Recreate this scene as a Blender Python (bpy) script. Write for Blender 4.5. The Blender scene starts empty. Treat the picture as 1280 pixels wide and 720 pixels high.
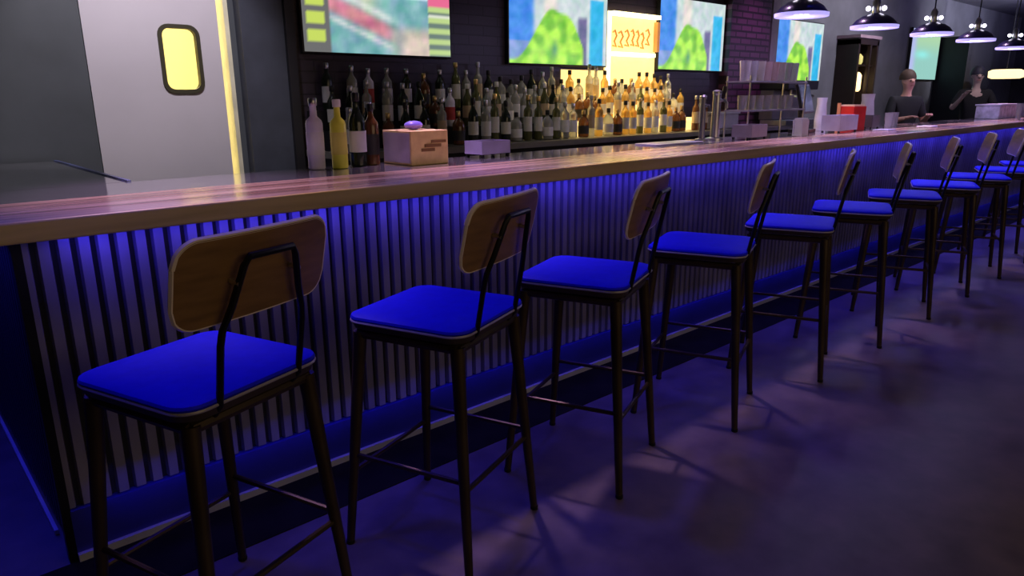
import bpy, bmesh, math, random
from mathutils import Vector, Matrix
random.seed(7)
PI = math.pi
C = bpy.context.scene.collection
R = math.radians

# ---------------------------------------------------------------- materials
MATS = {}
def mat(name, col, rough=.5, metal=0., emit=None, estr=0., var=.12, nscale=8., bump=0., trans=0., coat=0., spec=.5, stretch=None, ior=1.45):
    if name in MATS: return MATS[name]
    m = bpy.data.materials.new(name); m.use_nodes = True
    nt = m.node_tree; b = nt.nodes['Principled BSDF']
    tc = nt.nodes.new('ShaderNodeTexCoord'); mp = nt.nodes.new('ShaderNodeMapping')
    nt.links.new(tc.outputs['Object'], mp.inputs['Vector'])
    if stretch: mp.inputs['Scale'].default_value = stretch
    nz = nt.nodes.new('ShaderNodeTexNoise'); nz.inputs['Scale'].default_value = nscale; nz.inputs['Detail'].default_value = 5
    nt.links.new(mp.outputs['Vector'], nz.inputs['Vector'])
    rp = nt.nodes.new('ShaderNodeValToRGB')
    rp.color_ramp.elements[0].position = .3; rp.color_ramp.elements[1].position = .7
    rp.color_ramp.elements[0].color = (*[c*(1-var) for c in col], 1)
    rp.color_ramp.elements[1].color = (*[min(1, c*(1+var)) for c in col], 1)
    nt.links.new(nz.outputs['Fac'], rp.inputs['Fac']); nt.links.new(rp.outputs['Color'], b.inputs['Base Color'])
    b.inputs['Roughness'].default_value = rough; b.inputs['Metallic'].default_value = metal
    b.inputs['Transmission Weight'].default_value = trans; b.inputs['Coat Weight'].default_value = coat
    b.inputs['Specular IOR Level'].default_value = spec; b.inputs['IOR'].default_value = ior
    if emit:
        b.inputs['Emission Color'].default_value = (*emit, 1); b.inputs['Emission Strength'].default_value = estr
    if bump:
        bp = nt.nodes.new('ShaderNodeBump'); bp.inputs['Strength'].default_value = bump; bp.inputs['Distance'].default_value = .01
        nt.links.new(nz.outputs['Fac'], bp.inputs['Height']); nt.links.new(bp.outputs['Normal'], b.inputs['Normal'])
    MATS[name] = m
    return m

def brick_mat(name, c1, c2, mortar, w, h, ms, rough=.6, bump=.5, rot=None):
    m = bpy.data.materials.new(name); m.use_nodes = True
    nt = m.node_tree; b = nt.nodes['Principled BSDF']
    tc = nt.nodes.new('ShaderNodeTexCoord'); mp = nt.nodes.new('ShaderNodeMapping')
    mp.inputs['Rotation'].default_value = rot or (R(90), 0, 0)
    nt.links.new(tc.outputs['Object'], mp.inputs['Vector'])
    br = nt.nodes.new('ShaderNodeTexBrick')
    br.inputs['Color1'].default_value = (*c1, 1); br.inputs['Color2'].default_value = (*c2, 1); br.inputs['Mortar'].default_value = (*mortar, 1)
    br.inputs['Scale'].default_value = 1; br.inputs['Brick Width'].default_value = w; br.inputs['Row Height'].default_value = h; br.inputs['Mortar Size'].default_value = ms
    nt.links.new(mp.outputs['Vector'], br.inputs['Vector']); nt.links.new(br.outputs['Color'], b.inputs['Base Color'])
    bp = nt.nodes.new('ShaderNodeBump'); bp.inputs['Strength'].default_value = bump; bp.inputs['Distance'].default_value = .01; bp.invert = True
    nt.links.new(br.outputs['Fac'], bp.inputs['Height']); nt.links.new(bp.outputs['Normal'], b.inputs['Normal'])
    b.inputs['Roughness'].default_value = rough
    return m

# ---------------------------------------------------------------- mesh builder
class MB:
    def __init__(s): s.v = []; s.f = []
    def add(s, vs, fs):
        o = len(s.v); s.v += [tuple(v) for v in vs]; s.f += [tuple(i+o for i in f) for f in fs]; return s
    def box(s, x0, x1, y0, y1, z0, z1):
        return s.add([(x0,y0,z0),(x1,y0,z0),(x1,y1,z0),(x0,y1,z0),(x0,y0,z1),(x1,y0,z1),(x1,y1,z1),(x0,y1,z1)],
                     [(0,3,2,1),(4,5,6,7),(0,1,5,4),(1,2,6,5),(2,3,7,6),(3,0,4,7)])
    def lathe(s, prof, n=16, c=(0,0,0), sx=1, sy=1):
        vs = []; fs = []
        for r, z in prof:
            for k in range(n):
                a = 2*PI*k/n; vs.append((c[0]+r*math.cos(a)*sx, c[1]+r*math.sin(a)*sy, c[2]+z))
        m = len(prof)
        for i in range(m-1):
            for k in range(n):
                fs.append((i*n+k, i*n+(k+1) % n, (i+1)*n+(k+1) % n, (i+1)*n+k))
        if prof[0][0] > 1e-4: fs.append(tuple(range(n))[::-1])
        if prof[-1][0] > 1e-4: fs.append(tuple((m-1)*n+k for k in range(n)))
        return s.add(vs, fs)
    def tube(s, pts, rad, n=10, flat=1.):
        pts = [Vector(p) for p in pts]
        if not hasattr(rad, '__len__'): rad = [rad]*len(pts)
        vs = []; fs = []; pu = None
        for i, p in enumerate(pts):
            d = (pts[min(i+1, len(pts)-1)]-pts[max(i-1, 0)]).normalized()
            if pu is None: pu = d.orthogonal().normalized()
            u = (pu-d*pu.dot(d)).normalized(); w = d.cross(u); pu = u
            for k in range(n):
                a = 2*PI*k/n; vs.append(p+(u*math.cos(a)+w*math.sin(a)*flat)*rad[i])
        m = len(pts)
        for i in range(m-1):
            for k in range(n): fs.append((i*n+k, i*n+(k+1) % n, (i+1)*n+(k+1) % n, (i+1)*n+k))
        fs.append(tuple(range(n))[::-1]); fs.append(tuple((m-1)*n+k for k in range(n)))
        return s.add(vs, fs)
    def layers(s, loops):          # stacked closed loops of equal count
        n = len(loops[0]); vs = [p for l in loops for p in l]; fs = []
        for i in range(len(loops)-1):
            for k in range(n): fs.append((i*n+k, i*n+(k+1) % n, (i+1)*n+(k+1) % n, (i+1)*n+k))
        fs.append(tuple(range(n))[::-1]); fs.append(tuple((len(loops)-1)*n+k for k in range(n)))
        return s.add(vs, fs)
    def sphere(s, c, r, n=12, sx=1, sy=1, sz=1):
        prof = [(max(1e-5, r*math.sin(PI*i/n)), -r*math.cos(PI*i/n)*sz) for i in range(n+1)]
        return s.lathe(prof, n*2, c, sx, sy)
    def build(s, name, m, parent=None, smooth=True, bevel=0., loc=(0,0,0), rot=0):
        me = bpy.data.meshes.new(name); me.from_pydata(s.v, [], s.f); me.update()
        bm = bmesh.new(); bm.from_mesh(me); bmesh.ops.recalc_face_normals(bm, faces=bm.faces); bm.to_mesh(me); bm.free()
        o = bpy.data.objects.new(name, me); C.objects.link(o); me.materials.append(m)
        if smooth:
            me.shade_smooth() if hasattr(me, 'shade_smooth') else None
            me.set_sharp_from_angle(angle=R(38))
        if bevel:
            b = o.modifiers.new('bevel', 'BEVEL'); b.width = bevel; b.segments = 2; b.limit_method = 'ANGLE'
        o.location = loc; o.rotation_euler = (0, 0, rot)
        if parent: o.parent = parent
        return o

def rrect(w, h, r, n=5, cx=0, cy=0):
    out = []
    for (x, y, a0) in ((w/2-r, h/2-r, 0), (-w/2+r, h/2-r, 90), (-w/2+r, -h/2+r, 180), (w/2-r, -h/2+r, 270)):
        for k in range(n+1):
            a = R(a0+90*k/n); out.append((cx+x+r*math.cos(a), cy+y+r*math.sin(a)))
    return out

def tag(o, label=None, cat=None, group=None, kind=None):
    if label: o['label'] = label
    if cat: o['category'] = cat
    if group: o['group'] = group
    if kind: o['kind'] = kind
    return o
def thing(name, label, cat, loc=(0,0,0), rz=0, group=None):
    o = bpy.data.objects.new(name, None); C.objects.link(o); o.location = loc; o.rotation_euler = (0,0,rz)
    o.empty_display_size = .1
    return tag(o, label, cat, group)
def copy_tree(o, parent=None):
    c = o.copy(); C.objects.link(c)
    if parent: c.parent = parent
    for ch in list(o.children): copy_tree(ch, c)
    return c
def struct(name, mb, m, **k): return tag(mb.build(name, m, smooth=False, **k), kind='structure')

# palette
M_floor = None
bronze = mat('bronze_metal', (.075,.052,.032), .38, .6, var=.25)
blackm = mat('black_metal', (.012,.012,.014), .45, .5)
steel = mat('brushed_steel', (.55,.55,.58), .3, 1.)
galv = mat('corrugated_galvanised_metal', (.30,.28,.27), .45, .4, var=.3, nscale=5, stretch=(1,1,.4))
seatm = mat('blue_vinyl', (.002,.002,.60), .6, 0, spec=.25, var=.06, nscale=30, bump=.05)
woodback = mat('walnut_plywood', (.24,.13,.045), .4, 0, var=.25, nscale=6, stretch=(1,6,6))
darkply = mat('dark_seat_shell', (.04,.027,.02), .5)
rubber = mat('black_rubber', (.01,.01,.01), .8)
white = mat('white_plastic', (.75,.75,.78), .4)
dark = mat('black_plastic', (.012,.012,.015), .35)
paper = mat('paper_label', (.75,.74,.68), .7)

# ---------------------------------------------------------------- constants
YW = 4.65                       # back wall
ZT = 1.155                      # bar top height
XE = 16.5                       # far end of bar
XR = 19.0                       # far end wall
ZC = 3.05

# ================================================================ SETTING
def floor_mat():
    m = bpy.data.materials.new('polished_concrete'); m.use_nodes = True
    nt = m.node_tree; b = nt.nodes['Principled BSDF']; tc = nt.nodes.new('ShaderNodeTexCoord')
    n1 = nt.nodes.new('ShaderNodeTexNoise'); n1.inputs['Scale'].default_value = 1.1; n1.inputs['Detail'].default_value = 6
    n2 = nt.nodes.new('ShaderNodeTexNoise'); n2.inputs['Scale'].default_value = 7; n2.inputs['Detail'].default_value = 8
    for n in (n1, n2): nt.links.new(tc.outputs['Object'], n.inputs['Vector'])
    mx = nt.nodes.new('ShaderNodeMath'); mx.operation = 'ADD'; nt.links.new(n1.outputs['Fac'], mx.inputs[0]); nt.links.new(n2.outputs['Fac'], mx.inputs[1])
    hf = nt.nodes.new('ShaderNodeMath'); hf.operation = 'MULTIPLY'; hf.inputs[1].default_value = .5; nt.links.new(mx.outputs[0], hf.inputs[0])
    rp = nt.nodes.new('ShaderNodeValToRGB'); rp.color_ramp.elements[0].position = .36; rp.color_ramp.elements[1].position = .66
    rp.color_ramp.elements[0].color = (.085,.065,.06,1); rp.color_ramp.elements[1].color = (.20,.155,.14,1)
    nt.links.new(hf.outputs[0], rp.inputs['Fac']); nt.links.new(rp.outputs['Color'], b.inputs['Base Color'])
    r2 = nt.nodes.new('ShaderNodeMapRange'); r2.inputs['To Min'].default_value = .34; r2.inputs['To Max'].default_value = .62
    nt.links.new(n2.outputs['Fac'], r2.inputs['Value']); nt.links.new(r2.outputs['Result'], b.inputs['Roughness'])
    return m
struct('floor', MB().box(-4, XR, -5, YW, -.1, 0), floor_mat())
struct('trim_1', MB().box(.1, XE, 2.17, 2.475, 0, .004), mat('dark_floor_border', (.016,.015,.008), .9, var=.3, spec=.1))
ceilm = mat('dark_painted_ceiling', (.16,.16,.17), .8, var=.2, nscale=2)
struct('ceiling', MB().box(-4, XR, -5, YW+.1, ZC, ZC+.1), ceilm)

DX0, DX1, DZ = 1.045, 1.86, 2.35
DZ = 2.35
w = MB(); w.box(-4, DX0, YW, YW+.1, 0, ZC); w.box(DX1, XR, YW, YW+.1, 0, ZC); w.box(DX0, DX1, YW, YW+.1, DZ, ZC)
struct('wall_back', w, mat('charcoal_painted_wall', (.07,.078,.088), .6, var=.15, nscale=3))
struct('wall_left', MB().box(-4.1, -4, -5, YW+.1, 0, ZC), mat('dark_side_wall', (.05,.05,.055), .8))
struct('wall_right', MB().box(XR, XR+.1, -5, YW+.1, 0, ZC), mat('slate_end_wall', (.06,.06,.075), .7, var=.3, nscale=2))
struct('wall_front', MB().box(-4, XR, -5.1, -5, 0, ZC), mat('dark_front_wall', (.06,.05,.045), .8))
# tiled cladding behind the televisions, and grey painted bay past the column
struct('wall_tiled', MB().box(2.2, 7.37, YW-.03, YW, 0, ZC), brick_mat('dark_wall_tile', (.032,.024,.036), (.042,.03,.045), (.018,.014,.02), .3, .075, .006, .35, .3))
struct('wall_grey', MB().box(8.45, XR, YW-.02, YW, 0, ZC), mat('grey_painted_wall', (.17,.17,.19), .6, var=.25, nscale=2))
struct('trim_2', MB().box(1.9, 2.18, YW-.09, YW, 0, ZC), mat('dark_slate_trim', (.05,.055,.075), .5, var=.15))
struct('trim_3', MB().box(2.18, 2.24, YW-.12, YW, 0, ZC), mat('black_trim', (.015,.014,.017), .5))
# brick column
struct('wall_column', MB().box(7.37, 8.22, YW-.14, YW, 0, ZC), brick_mat('plum_glazed_brick', (.16,.055,.12), (.11,.04,.09), (.03,.015,.025), .22, .07, .012, .4, .6))
struct('trim_4', MB().box(8.28, 8.44, YW-.13, YW, 0, ZC), mat('grey_post_paint', (.30,.27,.30), .5))
struct('wall_dark_bay', MB().box(14.2, 15.6, YW-.5, YW-.02, 0, 2.42), mat('black_bay', (.015,.014,.022), .6))
# kitchen beyond the swing door
kit = MB(); kit.box(.3, 3.2, 7.2, 7.3, 0, ZC); kit.box(.2, .3, YW+.1, 7.3, 0, ZC); kit.box(3.2, 3.3, YW+.1, 7.3, 0, ZC); kit.box(.2, 3.3, YW+.1, 7.3, -.1, 0); kit.box(.2, 3.3, YW+.1, 7.3, ZC, ZC+.1)
struct('wall_kitchen', kit, mat('cream_kitchen_wall', (.85,.78,.48), .6, var=.1, nscale=1.5))

# swing door with a rounded window
doorm = mat('lavender_grey_door_laminate', (.56,.52,.56), .42, var=.05, nscale=2)
def prism_hole(outer, inner, y0, y1):
    me = bpy.data.meshes.new('tmp'); bm = bmesh.new()
    es = []
    for loop in (outer, inner):
        vs = [bm.verts.new((x, y0, z)) for x, z in loop]
        for i in range(len(vs)): es.append(bm.edges.new((vs[i], vs[(i+1) % len(vs)])))
    bmesh.ops.triangle_fill(bm, edges=es, use_beauty=True)
    r = bmesh.ops.extrude_face_region(bm, geom=list(bm.faces))
    for v in r['geom']:
        if isinstance(v, bmesh.types.BMVert): v.co.y = y1
    bm.verts.index_update()
    mb = MB(); mb.add([v.co[:] for v in bm.verts], [[v.index for v in f.verts] for f in bm.faces]); bm.free()
    return mb
wcx, wcz, ww, wh = 1.55, 1.705, .205, .36
outer = [(DX0+.001, .02), (1.79, .02), (1.79, DZ-.001), (DX0+.001, DZ-.001)]
door = prism_hole(outer, rrect(ww, wh, .05, 5, wcx, wcz), YW-.01, YW+.035).build('door_1', doorm, smooth=False)
tag(door, 'pale lavender grey swing door with a rounded yellow lit window', None, kind='structure')
gk = prism_hole(rrect(ww+.035, wh+.035, .065, 5, wcx, wcz), rrect(ww-.012, wh-.012, .045, 5, wcx, wcz), YW-.022, YW+.02)
gk.build('window_gasket', mat('dark_olive_gasket', (.045,.04,.02), .5), door, smooth=False)
pm = MB(); lp = rrect(ww-.005, wh-.005, .045, 5, wcx, wcz)
pm.layers([[(x, YW+.008, z) for x, z in lp], [(x, YW+.014, z) for x, z in lp]])
pm.build('window_pane', mat('clear_acrylic', (1,.97,.85), .12, trans=1., var=.01, ior=1.1), door)
MB().box(DX0+.03, 1.76, YW-.014, YW-.009, .05, .32).build('kick_plate', steel, door, smooth=False)
fr = MB(); fr.box(1.835, 1.862, YW-.005, YW+.12, 0, DZ); fr.box(DX0, 1.862, YW+.0, YW+.12, DZ-.005, DZ)
struct('trim_5', fr, mat('cream_door_frame', (.7,.66,.48), .4))

# ================================================================ BAR
bar = thing('bar_counter', 'long bar front clad in vertical corrugated metal above a blue lit kick board', 'bar counter', (0,0,0))
XB0 = .30; YP = 2.495; ZB = .185
def corrug(a0, a1, axis, off, z0, z1, pitch=.054, depth=.03):
    prof = []; n = int((a1-a0)/pitch)
    for k in range(n+1):
        a = a0+k*pitch
        for da, d in ((0, 0), (.030, 0), (.035, .7), (.038, 1), (.046, 1), (.050, .6)):
            if a+da <= a1: prof.append((a+da, d*depth))
    mb = MB(); vs = []; fs = []
    for a, d in prof:
        for z in (z0, z1):
            vs.append((a, off+d, z) if axis == 'x' else (off+d, a, z))
    for i in range(len(prof)-1): fs.append((2*i, 2*i+2, 2*i+3, 2*i+1))
    mb.add(vs, fs); return mb
p = corrug(XB0, XE, 'x', YP, ZB, 1.105).build('corrugated_panel', galv, bar)
p2 = corrug(YP+.02, 4.6, 'y', XB0, ZB*.2, 1.105).build('side_panel', mat('dark_side_cladding', (.05,.045,.05), .5, .5), bar)
MB().box(XB0+.02, XE, YP+.02, YP+.06, 0, 1.10).build('inner_panel', dark, bar, smooth=False)
MB().box(XB0+.01, XE, YP-.015, YP+.02, 0.004, ZB-.004).build('kick_board', mat('blue_lit_kick_board', (.03,.03,.30), .45), bar, smooth=False)  # blue LED light is also put into the base colour
MB().box(XB0+.01, XE, YP-.032, YP-.015, 0.004, .030).build('edge_trim', mat('pale_edge_trim', (.65,.65,.62), .4, .1), bar, smooth=False)
MB().box(XB0-.018, XB0-.006, YP+.2, 4.6, 0.004, .02).build('edge_trim', MATS['pale_edge_trim'], bar, smooth=False)
MB().box(XB0-.015, XB0+.012, YP-.014, YP+.02, 0.0, 1.10).build('corner_post', blackm, bar, smooth=False)
MB().box(.9, XE, 3.02, 3.06, 0, 1.10).build('rear_panel', dark, bar, smooth=False)

top = thing('worktop', 'long bar top of brown streaked wood with a mirror bright inner strip', 'bar top', (0,0,0))
def wood_mat(name, c0, c1, rough, sc):
    m = bpy.data.materials.new(name); m.use_nodes = True
    nt = m.node_tree; b = nt.nodes['Principled BSDF']; tc = nt.nodes.new('ShaderNodeTexCoord'); mp = nt.nodes.new('ShaderNodeMapping')
    mp.inputs['Scale'].default_value = sc; nt.links.new(tc.outputs['Object'], mp.inputs['Vector'])
    n = nt.nodes.new('ShaderNodeTexNoise'); n.inputs['Scale'].default_value = 1; n.inputs['Detail'].default_value = 8; n.inputs['Distortion'].default_value = .6
    nt.links.new(mp.outputs['Vector'], n.inputs['Vector'])
    rp = nt.nodes.new('ShaderNodeValToRGB'); rp.color_ramp.elements[0].position = .35; rp.color_ramp.elements[1].position = .65
    rp.color_ramp.elements[0].color = (*c0, 1); rp.color_ramp.elements[1].color = (*c1, 1)
    nt.links.new(n.outputs['Fac'], rp.inputs['Fac']); nt.links.new(rp.outputs['Color'], b.inputs['Base Color'])
    mr = nt.nodes.new('ShaderNodeMapRange'); mr.inputs['To Min'].default_value = rough*.7; mr.inputs['To Max'].default_value = rough*1.4
    nt.links.new(n.outputs['Fac'], mr.inputs['Value']); nt.links.new(mr.outputs['Result'], b.inputs['Roughness'])
    bp = nt.nodes.new('ShaderNodeBump'); bp.inputs['Strength'].default_value = .15; bp.inputs['Distance'].default_value = .004
    nt.links.new(n.outputs['Fac'], bp.inputs['Height']); nt.links.new(bp.outputs['Normal'], b.inputs['Normal'])
    return m
topwood = wood_mat('bar_top_wood', (.28,.16,.11), (.68,.47,.34), .17, (.8, 14, 14))
edgewood = wood_mat('bar_edge_wood', (.50,.36,.09), (.78,.58,.18), .4, (.8, 14, 14))
gloss = mat('polished_steel_strip', (.55,.54,.57), .09, .85, var=.08)
t = MB()
for k, (y0, y1) in enumerate(((2.315,2.46),(2.463,2.61),(2.613,2.76))): t.box(.13, XE, y0, y1, ZT-.045, ZT)
t.build('wooden_surface', topwood, top, smooth=False, bevel=.003)
MB().box(.12, XE, 2.295, 2.314, ZT-.058, ZT+.002).build('front_edge', edgewood, top, smooth=False, bevel=.006)
MB().box(.13, XE, 2.763, 3.20, ZT-.045, ZT-.004).build('glossy_strip', gloss, top, smooth=False, bevel=.003)
MB().box(.13, .80, 3.203, 4.6, ZT-.045, ZT-.004).build('return_surface', gloss, top, smooth=False, bevel=.003)
MB().box(.80, .815, 3.203, 4.6, ZT-.055, ZT+.002).build('return_edge', mat('satin_blue_edge', (.2,.25,.6), .25, .6), top, smooth=False)
MB().box(.45, .75, 3.203, 4.6, 0, 1.105).build('return_cabinet', dark, top, smooth=False)
# LED strip under the lip, glow strip on the return
ledb = mat('blue_led', (.05,.05,1), .4, emit=(.03,.03,1), estr=6, var=0)
MB().box(.816, .822, 3.25, 3.95, ZT-.03, ZT-.012).build('led_glow_strip', mat('soft_blue_glow', (.1,.15,.8), .4, emit=(.08,.14,1), estr=1.2, var=0), top, smooth=False)  # added glowing strip for the blue streak on the return edge
ls = MB().box(.4, XE, 2.42, 2.432, 1.094, 1.109).build('led_glow_strip', ledb, top, smooth=False)

# back bar counter
bb = thing('back_counter', 'dark back bar counter running below the televisions', 'back counter', (0,0,0))
MB().box(2.3, 7.3, 4.1, YW-.035, 0, 1.09).box(7.3, 10.2, 4.1, YW-.15, 0, 1.09).build('cabinet_body', mat('dark_cabinet', (.02,.02,.026), .4), bb, smooth=False)
MB().box(2.28, 7.3, 4.06, YW-.035, 1.093, 1.135).box(7.3, 10.22, 4.06, YW-.15, 1.093, 1.135).build('counter_surface', mat('pale_counter_edge', (.20,.19,.17), .3), bb, smooth=False)
x = 2.35
while x < 9.6:
    MB().box(x, x+.57, 4.082, 4.1, .12, 1.06).build('cabinet_door', mat('black_cabinet_door', (.02,.018,.022), .3), bb, smooth=False, bevel=.004); x += .6
ZB0 = 1.137
# stepped bottle riser: dark part and amber lit part
risd = thing('bottle_riser', 'dark stepped riser carrying bottles at the left of the back bar', 'bottle riser')
MB().box(2.32, 4.6, 4.33, YW-.04, ZB0, 1.262).build('lower_step', dark, risd, smooth=False)
MB().box(2.32, 4.6, 4.47, YW-.04, 1.264, 1.392).build('upper_step', dark, risd, smooth=False)
amber_e = mat('amber_lit_acrylic', (.9,.6,.2), .35, emit=(1,.72,.26), estr=2.0, var=.1)
amber_d = mat('amber_lit_panel', (.8,.5,.15), .35, emit=(1,.70,.24), estr=1.5, var=.2)
risl = thing('bottle_riser', 'amber lit acrylic stepped riser glowing under bottles below the lit sign', 'bottle riser')
MB().box(4.62, 6.45, 4.33, YW-.04, ZB0, 1.262).build('lower_step', amber_d, risl, smooth=False)
MB().box(4.62, 6.45, 4.47, YW-.04, 1.264, 1.392).build('upper_step', amber_d, risl, smooth=False)
MB().box(4.62, 6.45, 4.322, 4.329, 1.235, 1.262).build('step_light', amber_e, risl, smooth=False)
MB().box(4.62, 6.45, 4.462, 4.469, 1.366, 1.392).build('step_light', amber_e, risl, smooth=False)
# amber lit sign shelf between the televisions
sg = thing('lit_shelf_sign', 'amber backlit shelf sign with bright tube edges between two televisions', 'lit sign', (5.76, YW-.03, 0))
MB().box(-.38, .38, -.02, -.005, 1.44, 2.20).build('backing_panel', amber_d, sg, smooth=False)
tube_e = mat('warm_white_tube', (1,.9,.6), .4, emit=(1,.84,.42), estr=3.2, var=0)
MB().box(-.375, -.32, -.035, -.005, 1.44, 2.24).build('left_tube', tube_e, sg, smooth=False)
MB().box(-.34, .38, -.08, -.005, 2.205, 2.24).build('top_tube', tube_e, sg, smooth=False)
MB().box(-.34, .30, -.09, -.005, 1.845, 1.88).build('middle_tube', tube_e, sg, smooth=False)
MB().box(.345, .385, -.07, -.022, 1.90, 2.18).build('side_post', mat('orange_lit_post', (.6,.25,.08), .4, emit=(1,.4,.1), estr=.35), sg, smooth=False)
signm = mat('orange_glyph', (.5,.2,.05), .4, emit=(1,.38,.06), estr=.5)
gl = MB(); xx = -.29
for k in range(7):
    wdt = random.uniform(.045, .075); zt = random.uniform(1.97, 2.02)
    gl.tube([(xx, -.03, zt+.08), (xx+wdt*.5, -.03, zt+.1), (xx+wdt, -.03, zt+.05), (xx+wdt*.4, -.03, zt), (xx+wdt, -.03, zt-.05), (xx, -.03, zt-.04)], .009, 6); xx += wdt+.03
gl.build('sign_mark', signm, sg)
pn = MB().box(4.80, 5.37, YW-.036, YW-.031, 1.42, 1.71).build('amber_glow_panel', amber_d)  # backlit panel for the amber glow left of the lit sign
tag(pn, 'small amber glowing wall panel under the middle television', 'lit panel')

# ================================================================ BOTTLES
def glassm(name, col, tr=.35, rough=.12, **k): return mat(name, col, rough, trans=tr, var=.05, **k)
G = {'clear': glassm('clear_glass', (.55,.56,.52), .55), 'olive': glassm('olive_glass', (.13,.14,.05), .4), 'dark': glassm('dark_green_glass', (.02,.03,.02), .2),
     'brown': glassm('brown_glass', (.20,.08,.03), .4), 'amber': glassm('amber_spirit', (.8,.52,.14), .55), 'pale': glassm('frosted_white_glass', (.75,.72,.85), .1, .4),
     'yellow': glassm('yellow_green_spirit', (.85,.88,.08), .05, .3)}
LB = {'yellow': mat('yellow_label', (.85,.78,.15), .5), 'cream': paper, 'white': mat('white_label', (.8,.8,.82), .6), 'black': mat('black_label', (.03,.03,.03), .5), 'red': mat('red_label', (.5,.05,.05), .6), 'tan': mat('tan_label', (.55,.42,.25), .6)}
capm = {'silver': steel, 'black': dark, 'gold': mat('gold_cap', (.7,.5,.2), .3, .9), 'cream': paper}
PROF = {
 'spirit': [(.033,0),(.037,.004),(.037,.19),(.034,.205),(.02,.225),(.013,.24),(.0125,.285),(.015,.288)],
 'wine':   [(.033,0),(.0375,.004),(.0375,.18),(.033,.205),(.018,.235),(.014,.25),(.0135,.30),(.0155,.303)],
 'squat':  [(.04,0),(.047,.006),(.047,.12),(.043,.15),(.025,.175),(.014,.185),(.0135,.225),(.017,.228)],
 'tall':   [(.03,0),(.034,.004),(.034,.22),(.03,.235),(.014,.255),(.012,.33),(.014,.333)]}
def make_bottle(kind, glass, lab, cap, label, cat='bottle', group=None, loc=(0,0,0), rz=0):
    pr = PROF[kind]; o = MB().lathe(pr, 14).build('bottle', G[glass]); tag(o, label, cat, group)
    r = max(a for a, _ in pr)+.0012; zt = {'spirit': (.05,.15), 'wine': (.06,.15), 'squat': (.03,.10), 'tall': (.07,.18)}[kind]
    MB().lathe([(r-.0015, zt[0]), (r, zt[0]), (r, zt[1]), (r-.0015, zt[1])], 14).build('label', LB[lab], o)
    h = pr[-1][1]
    MB().lathe([(.0165, h-.03), (.0172, h-.029), (.0172, h+.004), (.014, h+.008)], 12).build('cap', capm[cap], o)
    o.location = loc; o.rotation_euler = (0,0,rz)
    return o
protos = {}
specs = [('spirit','clear','white','silver','clear'),('spirit','amber','cream','black','amber'),('wine','dark','cream','black','dark green'),('squat','brown','black','gold','brown'),
         ('tall','clear','tan','silver','tall clear'),('tall','olive','cream','gold','tall olive'),('squat','clear','white','black','squat clear'),('wine','olive','tan','cream','olive green'),('spirit','pale','red','silver','frosted white'),('spirit','dark','white','silver','black')]
zone = lambda x: ('at the far left of the back bar' if x < 3.0 else 'left of the middle television' if x < 4.1 else 'under the middle television' if x < 5.3 else 'in front of the amber lit sign' if x < 6.3 else 'under the third television')
tiers = [('front row', 4.22, ZB0+.001, .105, 2.42, 6.2), ('middle step', 4.40, 1.264, .10, 2.40, 6.4), ('top step', 4.535, 1.394, .112, 2.45, 6.38)]
last = None
for tn, (nm, ty, tz, dx, x0, x1) in enumerate(tiers):
    x = x0; j = 0
    while x < x1:
        d = dx*random.uniform(.93, 1.2)*(1.35 if x < 3.4 else 1)
        k = random.choice([9,2,3,0,9,4,8,2] if x < 3.4 else [0,5,7,4,6,2,0,5] if x < 4.6 else [1,1,4,3,0,5,6,1])
        s = specs[k]
        lab = '%s bottle with %s label, %s, %s' % (s[4], s[2], nm, zone(x))
        if k not in protos:
            protos[k] = make_bottle(*s[:4], lab, 'bottle', None); o = protos[k]
        else: o = copy_tree(protos[k])
        o.location = (x, ty+random.uniform(-.012, .012), tz); o.rotation_euler = (0, 0, random.uniform(-.5, .5))
        sc = random.uniform(.93, 1.08)
        o.scale = (1, 1, sc); tag(o, lab, 'bottle', lab)
        x += d

# bottles standing on the bar itself
make_bottle('tall', 'pale', 'white', 'silver', 'frosted white bottle on the bar, leftmost beside the yellow one', loc=(1.60, 3.12, ZT-.003)).scale = (1.15,1.15,.95)
make_bottle('tall', 'yellow', 'yellow', 'cream', 'yellow green bottle on the bar next to the frosted white bottle', loc=(1.70, 3.08, ZT-.003)).scale = (1.1,1.1,.93)
make_bottle('wine', 'dark', 'white', 'black', 'dark bottle with white label on the bar left of the crate', loc=(1.83, 3.13, ZT-.003)).scale = (1.1,1.1,1.12)
make_bottle('spirit', 'brown', 'black', 'black', 'brown bottle on the bar directly beside the crate', loc=(1.915, 3.14, ZT-.003)).scale = (1,1,1.0)

# crate / box on the bar
cr = thing('cardboard_box', 'tan box with a brown printed mark on the bar beside the bottles', 'box', (2.115, 2.93, ZT-.003), 0)
kraft = mat('tan_board', (.95,.66,.28), .6, var=.15, nscale=20)
MB().box(-.11, .115, 0, .25, 0, .165).build('carton', kraft, cr, smooth=False, bevel=.003)
MB().box(-.113, -.110, .01, .24, .01, .155).build('lit_side', mat('lilac_lit_side', (.62,.52,.66), .6), cr, smooth=False)  # lavender light on the side face, put into colour as a thin panel
l = MB(); l.box(-.03, .07, -.003, 0, .085, .10); l.box(-.05, .03, -.003, 0, .065, .08); l.box(.01, .10, -.003, 0, .105, .118); l.build('printed_mark', mat('brown_ink', (.30,.15,.05), .6), cr, smooth=False)
MB().box(-.11, .115, .11, .13, .165, .167).build('tape', mat('pale_tape', (.6,.5,.35), .3), cr, smooth=False)
pch = MB().sphere((0,0,.022), .05, 8, 1.15, .8, .44).build('snack_pouch', mat('violet_foil', (.25,.18,.75), .35), loc=(2.10, 3.04, ZT+.164), rot=.3); tag(pch, 'small violet pouch lying on top of the tan box', 'pouch')

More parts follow.
